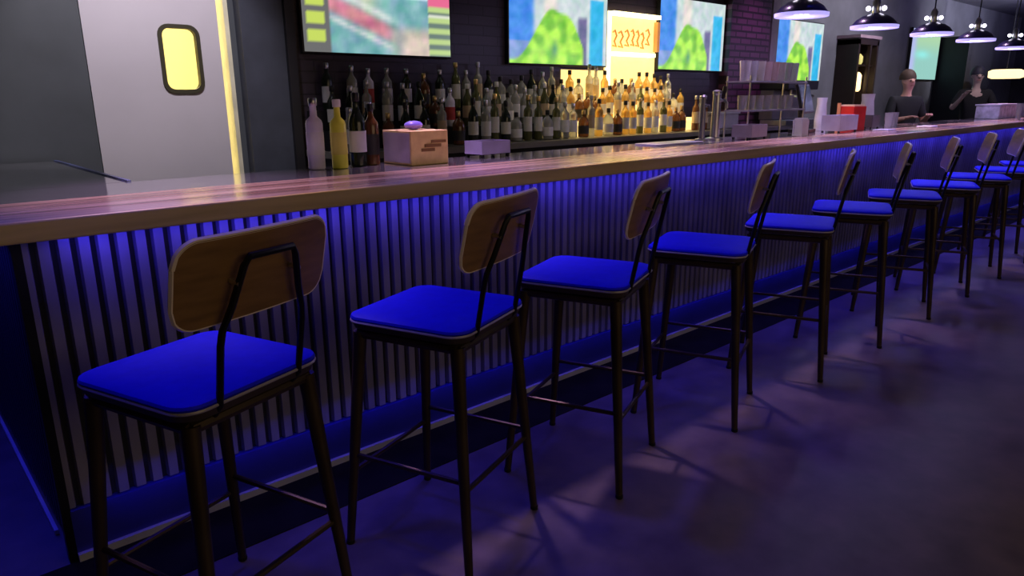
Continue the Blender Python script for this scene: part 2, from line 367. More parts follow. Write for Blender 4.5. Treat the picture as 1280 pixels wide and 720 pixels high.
# bar caddy
def caddy(x, y, lab, c=None, w=.24, d=.14, h=.09, n=3):
    t = thing('bar_caddy', lab, 'caddy', (x, y, ZT+.0005 if y-d/2 < 2.78 else ZT-.003), R(4))
    m = c or mat('lilac_plastic', (.42,.38,.60), .35)
    b = MB(); b.box(-w/2, w/2, -d/2, d/2, .02, .03); b.box(-w/2, w/2, -d/2, -d/2+.004, .03, h); b.box(-w/2, w/2, d/2-.004, d/2, .03, h); b.box(-w/2, -w/2+.004, -d/2, d/2, .03, h); b.box(w/2-.004, w/2, -d/2, d/2, .03, h)
    b.build('tray', m, t, smooth=False)
    for sx in (-1, 1):
        for sy in (-1, 1): MB().box(sx*(w/2-.012)-.008, sx*(w/2-.012)+.008, sy*(d/2-.012)-.008, sy*(d/2-.012)+.008, 0, .02).build('foot', dark, t, smooth=False)
    for k in range(n):
        MB().box(-w/2+.01+k*(w-.02)/n, -w/2+.01+(k+.85)*(w-.02)/n, -d/2+.01, d/2-.01, .031, h-.01).build('insert', mat('pale_insert', (.5,.48,.55), .5), t, smooth=False)
    return t
caddy(2.62, 3.08, 'lilac plastic caddy with small feet on the bar right of the tan box', w=.22)
# bar mat, menus
mt = MB().layers([[(x, y, z) for x, y in rrect(.55, .2, .02)] for z in (0, .008)]).build('bar_mat', mat('lilac_mat', (.35,.33,.48), .4), loc=(4.25, 3.02, ZT-.003)); tag(mt, 'pale lilac bar mat lying on the glossy strip left of the tap tower', 'bar mat')

# tap tower
tt = thing('beer_tap_tower', 'chrome beer tap tower with two posts standing on the bar', 'beer tap', (4.86, 3.05, ZT-.003))
MB().lathe([(.07,0),(.07,.012),(.035,.02),(.03,.33),(.034,.335),(.034,.355),(.01,.365)], 20).build('column', steel, tt)
MB().tube([(0,0,.29),(0,-.06,.29),(0,-.085,.27),(0,-.087,.23)], .012, 10).build('spout', steel, tt)
MB().tube([(0,-.05,.30),(0,-.06,.36),(0,-.062,.39)], [.01,.016,.012], 10).build('tap_handle', dark, tt)
tt2 = thing('draught_post', 'slim grey draught post standing beside the chrome tap tower', 'beer tap', (4.70, 3.06, ZT-.003))
MB().lathe([(.05,0),(.05,.01),(.022,.016),(.018,.31),(.022,.315),(.008,.33)], 16).build('column', mat('grey_post_metal', (.3,.3,.33), .35, .8), tt2)
MB().tube([(0,0,.25),(0,-.05,.25),(0,-.06,.21)], .009, 8).build('spout', steel, tt2)

# glasses
glassc = mat('drinking_glass', (.62,.60,.62), .1, trans=.6, var=.02)
def tumbler(x, y, z, lab, h=.12, r=.038, m=None, group=None, up=True):
    pr = [(r*.8,0),(r,h),(r-.003,h),(r*.8-.003,.008),(.0005,.008)] if up else [(r,0),(r*.8,h),(.0005,h),(.0005,h-.004),(r*.8-.004,h-.004),(r-.003,0)]
    o = MB().lathe(pr, 14).build('drinking_glass', m or glassc, loc=(x, y, z)); return tag(o, lab, 'glass', group)
# glass rack with shelf
gr = thing('glass_rack', 'two tier steel glass rack on the bar right of the taps', 'glass rack', (5.62, 3.06, ZT-.003))
for sx in (-.45, .45):
    for sy in (-.1, .1): MB().tube([(sx, sy, 0), (sx, sy, .47)], .007, 8).build('post', steel, gr)
for z, nm in ((.20, 'lower_shelf'), (.42, 'upper_shelf')):
    MB().box(-.46, .46, -.11, .11, z, z+.012).build(nm, mat('grey_shelf', (.22,.21,.23), .4), gr, smooth=False)
pinkg = mat('pink_tumbler', (.62,.42,.38), .3, trans=.2, var=.05)
tang = mat('tan_tumbler', (.55,.48,.40), .3, trans=.2, var=.05)
for k in range(8):
    m = [glassc, glassc, tang, pinkg, pinkg, tang, glassc, glassc][k]; nm = {id(glassc): 'clear', id(tang): 'tan', id(pinkg): 'pink'}[id(m)]
    lb = '%s tumbler on the upper shelf of the glass rack%s' % (nm, ', left half' if k < 4 else ', right half')
    tumbler(5.62-.39+k*.11, 3.05, ZT-.003+.433, lb, .15, .045, m, lb if nm == 'clear' else None)
for k in range(7):
    tumbler(5.62-.38+k*.125, 3.06, ZT-.003+.213, 'clear tumbler on the lower shelf of the glass rack', .11, .04, None, 'clear tumblers on the lower rack shelf')
# register terminal
ps = thing('register_terminal', 'black register terminal with a tilted screen on the bar right of the glass rack', 'register', (6.32, 3.08, ZT-.003), R(12))
MB().box(-.12, .12, -.09, .09, 0, .03).build('base', dark, ps, smooth=False, bevel=.005)
MB().tube([(0,.02,.03),(0,.03,.2)], .02, 10).build('stand', dark, ps)
s = MB(); s.box(-.19, .19, -.015, .015, -.13, .13); o = s.build('monitor', dark, ps, smooth=False, bevel=.008); o.location = (0, 0, .29); o.rotation_euler = (R(-15), 0, 0)
s = MB(); s.box(-.17, .17, -.0175, -.0155, -.11, .11); s.build('display', mat('dim_green_display', (.01,.04,.03), .2), o, smooth=False)
# napkin holder etc.
nh = thing('napkin_holder', 'white napkin holder on the bar before the dark register terminal', 'napkin holder', (5.72, 2.80, ZT))
MB().box(-.055, .055, -.04, .04, 0, .012).build('base', white, nh, smooth=False); MB().box(-.055, .055, -.04, -.034, .012, .13).build('side', white, nh, smooth=False); MB().box(-.055, .055, .034, .04, .012, .13).build('side', white, nh, smooth=False)
MB().box(-.05, .05, -.03, .03, .013, .14).build('napkins', paper, nh, smooth=False)
caddy(6.44, 2.80, 'wide white and lilac bar caddy left of the red box', mat('white_lilac_plastic', (.6,.6,.75), .35), .42, .16, .15, 3)
caddy(5.05, 2.87, 'grey bar caddy just right of the tap tower', mat('grey_plastic', (.3,.28,.33), .35), .26, .16, .11, 2)
rb = thing('red_box', 'bright red box with orange edge standing on the bar', 'box', (6.90, 2.90, ZT-.003), R(-8))
MB().box(-.10, .10, -.08, .08, 0, .22).build('body', mat('red_plastic', (.62,.02,.015), .4), rb, smooth=False, bevel=.006)
MB().box(-.112, -.102, .05, .082, 0, .25).build('edge', mat('orange_plastic', (.75,.32,.12), .4), rb, smooth=False)
MB().box(-.09, .09, -.07, .07, .221, .235).build('lid', mat('cream_lid', (.85,.7,.4), .4), rb, smooth=False)
# white pitchers and bottles behind
def pitcher(x, y, lab, m=white, h=.24, r=.06):
    t = thing('pitcher', lab, 'pitcher', (x, y, ZT-.003))
    MB().lathe([(r*.8,0),(r*.95,.01),(r,.1),(r*.75,h*.8),(r*.85,h),(r*.8,h),(r*.7,h*.8),(r*.9,.1),(.001,.012)], 18).build('jug', m, t)
    MB().tube([(r*.8,0,h*.85),(r*1.5,0,h*.8),(r*1.55,0,h*.45),(r*.95,0,h*.3)], .008, 8).build('handle', m, t)
    return t
pitcher(6.75, 3.12, 'white pitcher on the bar directly behind the wide caddy', white, .30, .055)
pitcher(7.6, 3.05, 'pale grey pitcher on the bar right of the red box', mat('pale_grey_ceramic', (.6,.58,.62), .35), .33, .075)
caddy(7.35, 2.92, 'dark grey caddy on the bar right of the red box', mat('dark_grey_plastic', (.10,.09,.11), .35), .22, .14, .13, 2)
for k, (x, y, lb) in enumerate(((7.02, 2.64, 'white folded napkin on the wooden bar in front of the red box'), (8.05, 2.62, 'white folded napkin on the wooden bar further along'))):
    o = MB().box(-.09, .09, -.07, .07, 0, .012).build('folded_napkin', mat('bright_white_napkin', (.95,.95,.95), .6), smooth=False, bevel=.003, loc=(x, y, ZT+.001)); tag(o, lb, 'napkin')
for k in range(3):
    tumbler(8.0+k*.16, 2.98+.03*k, ZT-.003, 'clear tumbler in the short row on the bar past the pale grey pitcher', .14, .04, None, 'tumblers past the pale pitcher')
rk = thing('dish_rack', 'white speckled crate on the far end of the bar', 'crate', (11.85, 2.95, ZT-.003))
MB().box(-.62, .62, -.14, .14, 0, .17).build('crate_body', mat('white_speckled_plastic', (.6,.56,.66), .5, var=.35, nscale=14), rk, smooth=False, bevel=.01)
MB().box(-.63, .63, -.15, .15, .17, .19).build('rim', mat('lilac_white_rim', (.62,.6,.72), .4), rk, smooth=False)
tumbler(11.35, 2.62, ZT, 'tall clear tumbler in front of the white crate at the far end', .2, .04)

# back counter items right of the bottles
st = thing('storage_bin', 'pale lidded bin on the back counter below the third television', 'bin', (6.85, 4.28, ZB0))
MB().box(-.26, .26, -.1, .1, 0, .15).build('tub', mat('pale_bin', (.45,.42,.42), .5), st, smooth=False, bevel=.01)
MB().box(-.27, .27, -.11, .11, .151, .17).build('lid', mat('pale_bin_lid', (.55,.52,.52), .5), st, smooth=False)
for k, x in enumerate((6.38, 6.46, 6.54)):
    make_bottle('tall', 'brown' if k != 1 else 'clear', 'tan' if k != 1 else 'white', 'silver', ['brown bottle immediately left of the pale bin, first of three', 'clear bottle between the two brown bottles left of the pale bin', 'brown bottle touching the left side of the pale bin'][k], loc=(x, 4.24, ZB0))
es = thing('espresso_machine', 'grey bar machine with a dark top on the back counter past the pale bin', 'machine', (8.3, 4.2, ZB0))
MB().box(-.35, .35, -.13, .2, 0, .06).build('drip_tray', steel, es, smooth=False, bevel=.006)
MB().box(-.35, .35, .05, .22, .06, .40).build('body', mat('grey_machine', (.2,.19,.21), .3, .4), es, smooth=False, bevel=.012)
MB().box(-.37, .37, -.13, .23, .40, .50).build('head', dark, es, smooth=False, bevel=.012)
for k in (-.2, 0, .2): MB().tube([(k,-.08,.40),(k,-.08,.34),(k,-.16,.32)], .018, 8).build('group_handle', steel, es)

# display cabinet with warm lamp against the grey wall
dc = thing('display_cabinet', 'black framed cabinet glowing amber inside, right of the fourth television', 'cabinet', (10.62, YW-.02, 0))
f = MB(); f.box(-.33, -.28, -.30, 0, 1.0, 2.2); f.box(.28, .33, -.30, 0, 1.0, 2.2); f.box(-.33, .33, -.30, 0, 2.14, 2.22); f.box(.05, .10, -.30, -.26, 1.0, 2.14); f.box(-.28, .28, -.02, 0, 1.0, 2.14); f.box(-.33, .33, -.30, 0, 0, 1.0)
f.build('carcass', mat('black_brown_wood', (.03,.018,.012), .4), dc, smooth=False)
MB().box(-.36, .36, -.32, 0, 2.22, 2.26).build('cornice', mat('dusky_pink_trim', (.4,.28,.32), .5), dc, smooth=False)
MB().box(-.28, .28, -.26, -.02, 1.86, 1.88).build('shelf', MATS['black_brown_wood'], dc, smooth=False)
MB().lathe([(.03,0),(.05,.03),(.05,.22),(.02,.26)], 12, (-.02,-.2,1.52)).build('lamp', mat('amber_lamp', (1,.75,.35), .4, emit=(1,.7,.3), estr=2.2), dc)
MB().lathe([(.03,0),(.045,.03),(.045,.10),(.01,.14)], 12, (-.03,-.2,1.885)).build('lamp', mat('olive_lamp', (.6,.55,.2), .4, emit=(.9,.8,.2), estr=.5), dc)

# ================================================================ TELEVISIONS
def screen_mat():
    m = bpy.data.materials.new('television_picture'); m.use_nodes = True
    nt = m.node_tree; b = nt.nodes['Principled BSDF']; a = nt.nodes.new('ShaderNodeVertexColor'); a.layer_name = 'Col'
    b.inputs['Base Color'].default_value = (.01,.01,.01,1); b.inputs['Roughness'].default_value = .25
    nt.links.new(a.outputs['Color'], b.inputs['Emission Color']); b.inputs['Emission Strength'].default_value = 1.0
    return m
SCR = screen_mat()
def lin(c): return tuple((v/255/12.92 if v/255 <= .04045 else ((v/255+.055)/1.055)**2.4) for v in c)
def mixc(a, b, t): return tuple(a[i]*(1-t)+b[i]*t for i in range(3))
def sstep(a, b, x):
    t = max(0, min(1, (x-a)/(b-a))); return t*t*(3-2*t)
from mathutils import noise as NZ
def grain(c, u, v, a, f=9, s_=0):
    n = NZ.fractal(Vector((u*f*1.7, v*f, s_)), 1, 2, 3)*a
    n2 = NZ.noise(Vector((u*f*3, v*f*2, s_+9)))*a*.5
    return tuple(max(0, min(255, x_+n*w_+n2*w2)) for x_, w_, w2 in zip(c, (60,50,40), (50,-20,45)))
def match(u, v):               # u right, v up : blue left, pale centre, green figure, cyan right
    c = (205,220,222)
    c = mixc(c, (240,225,215), sstep(.3,.36,u)*(1-sstep(.42,.5,u))*.8)
    c = mixc((75,145,235), c, sstep(.20,.26,u)) if v > .25 else mixc((130,160,215), c, sstep(.2,.3,u))
    c = mixc(c, (55,185,235), sstep(.80,.82,u)*(1-sstep(.95,.97,u))*(1-sstep(.80,.84,v)))
    c = mixc(c, (110,110,150), sstep(.66,.70,u)*(1-sstep(.76,.79,u))*(1-sstep(.55,.62,v)))
    hgt = .62*math.exp(-abs((u-.46)/.26)**2.6)+.04+.05*NZ.noise(Vector((u*7,1,2)))
    g = 1-sstep(hgt-.03, hgt+.02, v)
    g *= 1-sstep(.72,.76,u)
    gc = mixc((125,200,70), (185,245,85), sstep(-.35,.25,NZ.noise(Vector((u*9,v*7,4)))))
    c = mixc(c, gc, g)
    c = mixc(c, (85,150,120), .8*math.exp(-((u-.44)/.03)**2-((v-.18)/.08)**2))
    return grain(c, u, v, .45, 6)
def game(u, v):
    if u < .17: 
        c = (225,130,160) if v > .62 else (110,110,110)
        if .72 < v < .78 or .55 < v < .62: c = (245,225,235)
        if v < .55:
            for vv in (.48,.32,.14):
                if abs(v-vv) < .055 and abs(u-.085) < .055: c = (200,220,100)
        return c
    if u > .84:
        if v > .62: return (120,160,185)
        if v > .5: return (235,110,150)
        if .4 < v < .44: return (225,230,215)
        return (190,215,140) if math.sin(v*55) > 0 else (110,130,120)
    c = mixc((120,175,180), (185,225,240), sstep(.45,.8,v))
    if abs(v-.62) < .06 and u > .45: c = (215,240,250)
    c = mixc(c, (230,250,255), .8*math.exp(-((u-.24)/.06)**2-((v-.65)/.2)**2))
    c = mixc(c, (205,215,165), .9*math.exp(-((u-.40)/.08)**2-((v-.62)/.25)**2))
    d = v-(.75-1.1*(u-.2))*.6
    k_ = 1-sstep(.5,.66,u); c = mixc(c, (228,120,140), .8*k_*math.exp(-(d/.09)**4)); c = mixc(c, (242,238,236), .8*k_*math.exp(-((d-.14)/.04)**2)); c = mixc(c, (235,225,225), .7*k_*math.exp(-((d+.14)/.03)**2))
    c = mixc(c, (225,200,185), .9*sstep(.5,.7,u)*(1-sstep(.2,.34,v)))
    return grain(c, u, v, .6, 6, 3)
def pale(u, v):
    c = mixc((150,205,195), (175,215,170), sstep(.4,.9,v)); c = mixc((180,190,235), c, sstep(.05,.25,u))
    c = mixc(c, (150,240,235), .9*math.exp(-((u-.4)/.25)**2-((v-.5)/.08)**2)); return c
def tv(x0, x1, z0, z1, fn, lab, y=YW-.02, nx=64, ny=36, rz=0):
    t = thing('television', lab, 'television', ((x0+x1)/2, y, (z0+z1)/2), rz); w = (x1-x0)/2; h = (z1-z0)/2; b = .012
    MB().box(-w-b, w+b, -.055, -.012, -h-b, h+b).build('housing', dark, t, smooth=False, bevel=.004)
    MB().box(-.2, .2, -.012, .018, -.15, .15).build('wall_mount', blackm, t, smooth=False)
    vs = []; fs = []; cols = []
    for j in range(ny+1):
        for i in range(nx+1):
            u, v = i/nx, j/ny; vs.append((-w+2*w*u, -.0562, -h+2*h*v)); c = fn(u, v); cols.append(lin(c))
    for j in range(ny):
        for i in range(nx): a = j*(nx+1)+i; fs.append((a, a+1, a+nx+2, a+nx+1))
    me = bpy.data.meshes.new('screen'); me.from_pydata(vs, [], fs); ca = me.color_attributes.new('Col', 'FLOAT_COLOR', 'POINT')
    for i, c in enumerate(cols): ca.data[i].color = (*c, 1)
    me.materials.append(SCR); o = bpy.data.objects.new('screen', me); C.objects.link(o); o.parent = t
    return t
tv(2.32, 3.53, 1.775, 2.455, game, 'leftmost television showing a race picture with pink and lime side panels')
tv(4.14, 5.36, 1.75, 2.435, match, 'television left of the amber lit sign, showing green and blue picture')
tv(6.17, 7.34, 1.74, 2.43, match, 'television right of the amber lit sign, beside the plum brick column')
tv(8.54, 9.73, 1.66, 2.37, match, 'television right of the plum brick column, behind the glass rack')
tv(12.85, 14.1, 1.72, 2.50, pale, 'farthest television with a pale mint picture')

# ================================================================ STOOLS
def make_stool():
    t = thing('bar_stool', 'x', 'bar stool')
    lo = lambda w, r, z, dy=0: [(x, y+dy, z) for x, y in rrect(w, w, r, 7)]
    MB().layers([lo(.42,.055,.796), lo(.434,.06,.799), lo(.438,.062,.806), lo(.432,.06,.813), lo(.41,.055,.818), lo(.30,.05,.821), lo(.12,.03,.822)]).build('seat_cushion', seatm, t)
    MB().layers([lo(.39,.05,.770), lo(.42,.06,.773), lo(.432,.062,.795)]).build('seat_shell', darkply, t)
    # piping along the cushion edge
    pp = rrect(.434, .434, .062, 7); MB().tube([(x, y, .797) for x, y in pp]+[(pp[0][0], pp[0][1], .797)], .0045, 6).build('piping', mat('pale_piping', (.42,.38,.42), .35, .2), t)
    fr = MB(); q = .182
    for a, b in (((-q,-q),(q,-q)),((q,-q),(q,q)),((q,q),(-q,q)),((-q,q),(-q,-q))):
        fr.tube([(a[0],a[1],.750),(b[0],b[1],.750)], .016, 8)
    fr.build('seat_frame', bronze, t)
    L = lambda z: .182+(.236-.182)*(1-z/.74)
    for sx in (-1, 1):
        for sy in (-1, 1):
            lg = MB(); lg.tube([(sx*L(z), sy*L(z), z) for z in (.012, .25, .5, .68, .757)], [.0135,.0165,.0195,.0215,.0225], 12); o = lg.build('leg', bronze, t)
            MB().lathe([(.013,0),(.0145,.002),(.0145,.014),(.011,.016)], 10, (sx*L(0), sy*L(0), 0)).build('foot_glide', rubber, o)
    for z, a, b in ((.30,(-1,-1),(1,-1)), (.33,(1,-1),(1,1)), (.33,(-1,1),(-1,-1)), (.27,(1,1),(-1,1))):
        l = L(z); MB().tube([(a[0]*l,a[1]*l,z),(b[0]*l,b[1]*l,z)], .0085, 8).build('foot_rail', bronze, t)
    # backrest: curved plywood panel, rounded corners, leaning back
    n = 26; rr = rrect(.47, .235, .06, 8); fr_, bk = [], []
    zc = 1.09; tilt = R(13)
    def P(x, s, off):
        y = -.250-(s)*math.sin(tilt)+.35*(x*x)*.9+off*math.cos(tilt) ; z = zc+s*math.cos(tilt)+off*math.sin(tilt); return (x, y, z)
    # surface grid clipped to the rounded outline
    cols = 60; vs = []; fs = []
    xs = [-.22+.44*i/cols for i in range(cols+1)]
    def halfh(x):
        e = .22-abs(x); r = .055
        return .1 if e >= r else .1-r+math.sqrt(max(0, r*r-(r-e)**2))
    mb = MB()
    loops = []
    for x in xs:
        h = halfh(x)+.002 ; ring = []
        ss = [-h, -h*.6, 0, h*.6, h]
        ring = [P(x, s, .0065) for s in ss]+[P(x, s, -.0065) for s in reversed(ss)]
        loops.append(ring)
    mb.layers(loops); mb.build('backrest', woodback, t)
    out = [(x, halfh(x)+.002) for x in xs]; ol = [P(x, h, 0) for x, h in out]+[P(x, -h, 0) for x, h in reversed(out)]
    MB().tube(ol+[ol[0]], .0072, 6).build('edge_highlight', mat('pale_edge_highlight', (.85,.72,.62), .35, var=.05), t)  # painted highlight: pale tube for the glint along the backrest edge
    # bent tube behind the backrest
    h_ = [(.12,-.18,.752),(.123,-.215,.79),(.124,-.243,.94),(.120,-.250,.975),(.100,-.266,1.03),(.076,-.290,1.12),(.064,-.296,1.14)]
    pts = [(-x, y, z) for x, y, z in h_]+h_[::-1]
    MB().tube(pts, .0085, 8).build('back_support', blackm, t)
    for sx in (-1, 1):
        MB().tube([(sx*.088,-.285,1.08),(sx*.088,-.255,1.085)], .007, 8).build('back_bolt', steel, t)
    return t
SP = [(.565,1.818,19),(1.325,1.818,20.5),(2.046,1.818,21.8),(2.863,1.818,21.8),(3.712,1.818,21.8),(4.48,1.818,22.5),(5.313,1.818,22),(6.125,1.818,21.5),(6.93,1.818,22.5),(7.73,1.818,21.5),(8.53,1.818,22)]
ordn = ['nearest', 'second nearest', 'third nearest', 'fourth nearest', 'fifth nearest', 'sixth nearest', 'seventh nearest', 'eighth nearest', 'ninth nearest', 'tenth nearest', 'farthest']
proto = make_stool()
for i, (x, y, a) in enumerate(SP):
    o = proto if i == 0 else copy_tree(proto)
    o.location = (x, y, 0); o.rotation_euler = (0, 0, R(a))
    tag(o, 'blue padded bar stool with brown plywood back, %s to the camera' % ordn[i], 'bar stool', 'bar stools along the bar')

# ================================================================ PENDANT LAMPS
shade = mat('navy_enamel', (.012,.012,.06), .3, coat=.4)
rimm = mat('lilac_lit_rim', (.55,.5,.85), .4, emit=(.5,.44,1.), estr=.9, var=0)
bulbm = mat('bulb_glow', (1,1,1), .4, emit=(.85,.80,1), estr=5, var=0)
def make_pendant():
    t = thing('pendant_lamp', 'x', 'pendant lamp')
    MB().lathe([(.178,0),(.173,.02),(.145,.055),(.10,.085),(.05,.10),(.045,.105),(.046,.096),(.095,.078),(.14,.048),(.168,.018)], 28).build('lamp_shade', shade, t)
    MB().lathe([(.172,-.014),(.184,-.014),(.186,.010),(.172,.010)], 28).build('rim', rimm, t)
    MB().lathe([(.03,.10),(.035,.11),(.03,.20),(.012,.23)], 14).build('socket', steel, t)
    for sx in (-1, 1):
        MB().sphere((sx*.03, -sx*.052, .145), .02, 8).build('bulb', bulbm, t)
    MB().tube([(0,0,.22),(0,0,ZC-2.0)], .006, 6).build('cord', dark, t)
    MB().sphere((0,0,.04), .03, 8).build('lower_bulb', bulbm, t)
    return t
PX = [1.3, 2.6, 3.9, 5.2, 6.48, 7.82, 9.15, 10.6]; pn_ = ['first', 'second', 'third', 'leftmost in view, cut by the top edge', 'hanging before the black display cabinet', 'hanging before the mint coloured television', 'second from the right', 'rightmost above the amber drum lamp']
pz = [2.0,2.0,2.0,2.03,2.02,2.03,2.035,2.01]
pp = make_pendant(); first = True
for i in range(3, 8):
    o = pp if first else copy_tree(pp); first = False
    o.location = (PX[i], 2.62, pz[i]); tag(o, 'navy pendant lamp with lilac rim, %s' % pn_[i], 'pendant lamp', 'pendant lamps over the bar')
    lt = bpy.data.lights.new('pendant_bulb_light', 'POINT'); lt.energy = 5; lt.color = (.55,.5,1); lt.shadow_soft_size = .05
    lo_ = bpy.data.objects.new('pendant_bulb_light', lt); C.objects.link(lo_); lo_.location = (0,0,-.03); lo_.parent = o
dl = thing('drum_pendant', 'glowing amber oval drum lamp hanging at the far right', 'pendant lamp', (14.4, 3.6, 1.79))
MB().lathe([(.20,-.07),(.25,-.05),(.255,.05),(.20,.075)], 24).build('drum_shade', mat('amber_shade', (.9,.7,.35), .5, emit=(1,.76,.36), estr=1.9, var=.05), dl)
MB().tube([(0,0,.07),(0,0,ZC-1.79)], .008, 6).build('cord', dark, dl)

# ================================================================ PEOPLE
def skin(name, joints, edges, m, parent=None, root=0, sub=1):
    keys = list(joints); me = bpy.data.meshes.new(name); me.from_pydata([joints[k][0] for k in keys], [(keys.index(a), keys.index(b)) for a, b in edges], [])
    o = bpy.data.objects.new(name, me); C.objects.link(o); me.materials.append(m)
    md = o.modifiers.new('skin', 'SKIN'); md.use_smooth_shade = True
    sv = me.skin_vertices[0].data
    for i, k in enumerate(keys):
        r = joints[k][1]; sv[i].radius = r if isinstance(r, tuple) else (r, r); sv[i].use_root = (i == root)
    s = o.modifiers.new('sub', 'SUBSURF'); s.levels = sub; s.render_levels = sub+1
    if parent: o.parent = parent
    return o
def person(loc, rz, lab, H, skinm, hairm, shirtm, trm, armL, armR, tilt=0):
    s = H/1.78; V = lambda x, y, z: (x*s, y*s, z*s)
    J = {'pelvis': (V(0,0,.95), (.14,.10)), 'spine': (V(0,0,1.12), (.125,.09)), 'chest': (V(0,0,1.32), (.15,.10)), 'neck0': (V(0,0,1.46), .06), 'neck': (V(0,-.01,1.52), .05),
         'jaw': (V(0,-.02,1.59), (.055,.062)), 'head': (V(0,-.015,1.67), (.075,.09)), 'crown': (V(0,-.005,1.745), (.055,.065)), 'nose': (V(0,-.125,1.645), .010),
         'earL': (V(-.085,0,1.65), .010), 'earR': (V(.085,0,1.65), .010)}
    E = [('pelvis','spine'),('spine','chest'),('chest','neck0'),('neck0','neck'),('neck','jaw'),('jaw','head'),('head','crown'),('head','nose'),('head','earL'),('head','earR')]
    for side, sx, arm in (('L',-1,armL),('R',1,armR)):
        el, wr = arm
        J['sh'+side] = (V(sx*.18,0,1.42), .055); J['el'+side] = (V(*el), .042); J['wr'+side] = (V(*wr), .027)
        E += [('chest','sh'+side),('sh'+side,'el'+side),('el'+side,'wr'+side)]
        d = (Vector(wr)-Vector(el)).normalized(); lat = d.cross(Vector((0,0,1))); lat = lat.normalized() if lat.length > .1 else Vector((1,0,0))
        pm_ = Vector(wr)+d*.07; J['pa'+side] = (V(*pm_), (.036,.02)); E.append(('wr'+side,'pa'+side))
        dn = d.cross(lat)*(-1)
        if dn.z > 0: dn = -dn
        for k in range(4):
            b = pm_+lat*(k-1.5)*.021+d*.025; l = (.036,.042,.040,.031)[k]
            J['f%d%s' % (k, side)] = (V(*b), .009); J['g%d%s' % (k, side)] = (V(*(b+d*l+dn*.012)), .0085); J['h%d%s' % (k, side)] = (V(*(b+d*l*1.5+dn*.035)), .0075)
            E += [('pa'+side, 'f%d%s' % (k, side)), ('f%d%s' % (k, side), 'g%d%s' % (k, side)), ('g%d%s' % (k, side), 'h%d%s' % (k, side))]
        tb = Vector(wr)+d*.03-lat*sx*.035; J['t0'+side] = (V(*tb), .010); J['t1'+side] = (V(*(tb+d*.035-lat*sx*.015+dn*.012)), .009); E += [('wr'+side,'t0'+side),('t0'+side,'t1'+side)]
        J['hip'+side] = (V(sx*.1,0,.88), .09); J['kn'+side] = (V(sx*.11,-.01,.5), .058); J['an'+side] = (V(sx*.12,.02,.09), .04); J['to'+side] = (V(sx*.13,-.13,.035), .033)
        E += [('pelvis','hip'+side),('hip'+side,'kn'+side),('kn'+side,'an'+side),('an'+side,'to'+side)]
    t = thing('person', lab, 'person', loc, rz)
    skin('body', J, E, skinm, t)
    # shirt with sleeves to above the elbow
    S = {'hem': (V(0,0,.88), (.165,.125)), 'waist': (V(0,0,1.1), (.15,.112)), 'chest': (V(0,0,1.32), (.175,.122)), 'collar': (V(0,0,1.46), (.075,.07))}
    SE = [('hem','waist'),('waist','chest'),('chest','collar')]
    for side, sx, arm in (('L',-1,armL),('R',1,armR)):
        el = arm[0]; sh = Vector((sx*.18,0,1.42)); cuff = sh.lerp(Vector(el), .85)
        S['s'+side] = (V(*sh), .072); S['c'+side] = (V(*cuff), .058); SE += [('chest','s'+side),('s'+side,'c'+side)]
    skin('shirt', S, SE, shirtm, t)
    T = {'p': (V(0,0,.93), (.16,.12))}; TE = []
    for side, sx in (('L',-1),('R',1)):
        T['h'+side] = (V(sx*.1,0,.86), .105); T['k'+side] = (V(sx*.11,-.01,.5), .075); T['a'+side] = (V(sx*.12,.02,.1), .06); TE += [('p','h'+side),('h'+side,'k'+side),('k'+side,'a'+side)]
    skin('trousers', T, TE, trm, t)
    hr = MB()
    prof = [(.097*math.cos(a), .118*math.sin(a)) for a in [R(v) for v in (-8, 10, 30, 50, 70, 88)]]
    hr.lathe([(max(r,.001)*s, z*s) for r, z in prof], 18, V(0,.014,1.695), 1, 1.15); hr.build('hair', hairm, t)
    for sx in (-1, 1): MB().sphere(V(sx*.032,-.098,1.665), .011, 6).build('eye', mat('eye_dark', (.05,.04,.04), .2), t)
    MB().box(*[v*s for v in (-.025,.025,-.097,-.088,1.597,1.606)]).build('mouth', mat('lip', (.4,.15,.13), .5), t, smooth=False)
    return t
skinA = mat('skin_rosy', (.62,.33,.27), .5, var=.08); skinB = mat('skin_light', (.58,.42,.38), .5, var=.08)
blk = mat('black_cotton', (.012,.012,.016), .85); jean = mat('dark_trousers', (.02,.02,.03), .8)
person((10.2, 3.62, 0), R(-35), 'person in black shirt with short brown hair behind the bar, both forearms forward', 1.76, skinA, mat('short_brown_hair', (.06,.035,.025), .7), blk, jean,
       ((-.26,-.05,1.14), (-.16,-.27,1.20)), ((.26,-.05,1.14), (.14,-.27,1.22)))
person((12.75, 3.55, 0), R(-60), 'person in black shirt and dark cap at the far end behind the bar, hand raised', 1.86, skinB, mat('dark_cap', (.03,.03,.05), .6), blk, jean,
       ((-.30,-.10,1.20), (-.22,-.30,1.38)), ((.28,-.10,1.14), (.18,-.33,1.12)))

# ================================================================ LIGHTS
def area(name, loc, rot, sx, sy, e, col, spread=180):
    l = bpy.data.lights.new(name, 'AREA'); l.shape = 'RECTANGLE'; l.size = sx; l.size_y = sy; l.energy = e; l.color = col; l.spread = R(spread)
    o = bpy.data.objects.new(name, l); C.objects.link(o); o.location = loc; o.rotation_euler = rot; return o
def spot(name, loc, tgt, e, col, ang, blend=.6, r=.08):
    l = bpy.data.lights.new(name, 'SPOT'); l.energy = e; l.color = col; l.spot_size = R(ang); l.spot_blend = blend; l.shadow_soft_size = r
    o = bpy.data.objects.new(name, l); C.objects.link(o); o.location = loc
    o.rotation_euler = (Vector(tgt)-Vector(loc)).to_track_quat('-Z', 'Y').to_euler(); return o
BLUE = (.02,.015,1.)
area('under_bar_led_light', ((XE+.4)/2, 2.44, 1.085), (R(8), 0, 0), XE-.4, .03, 24, (.05,.03,1.), 150)
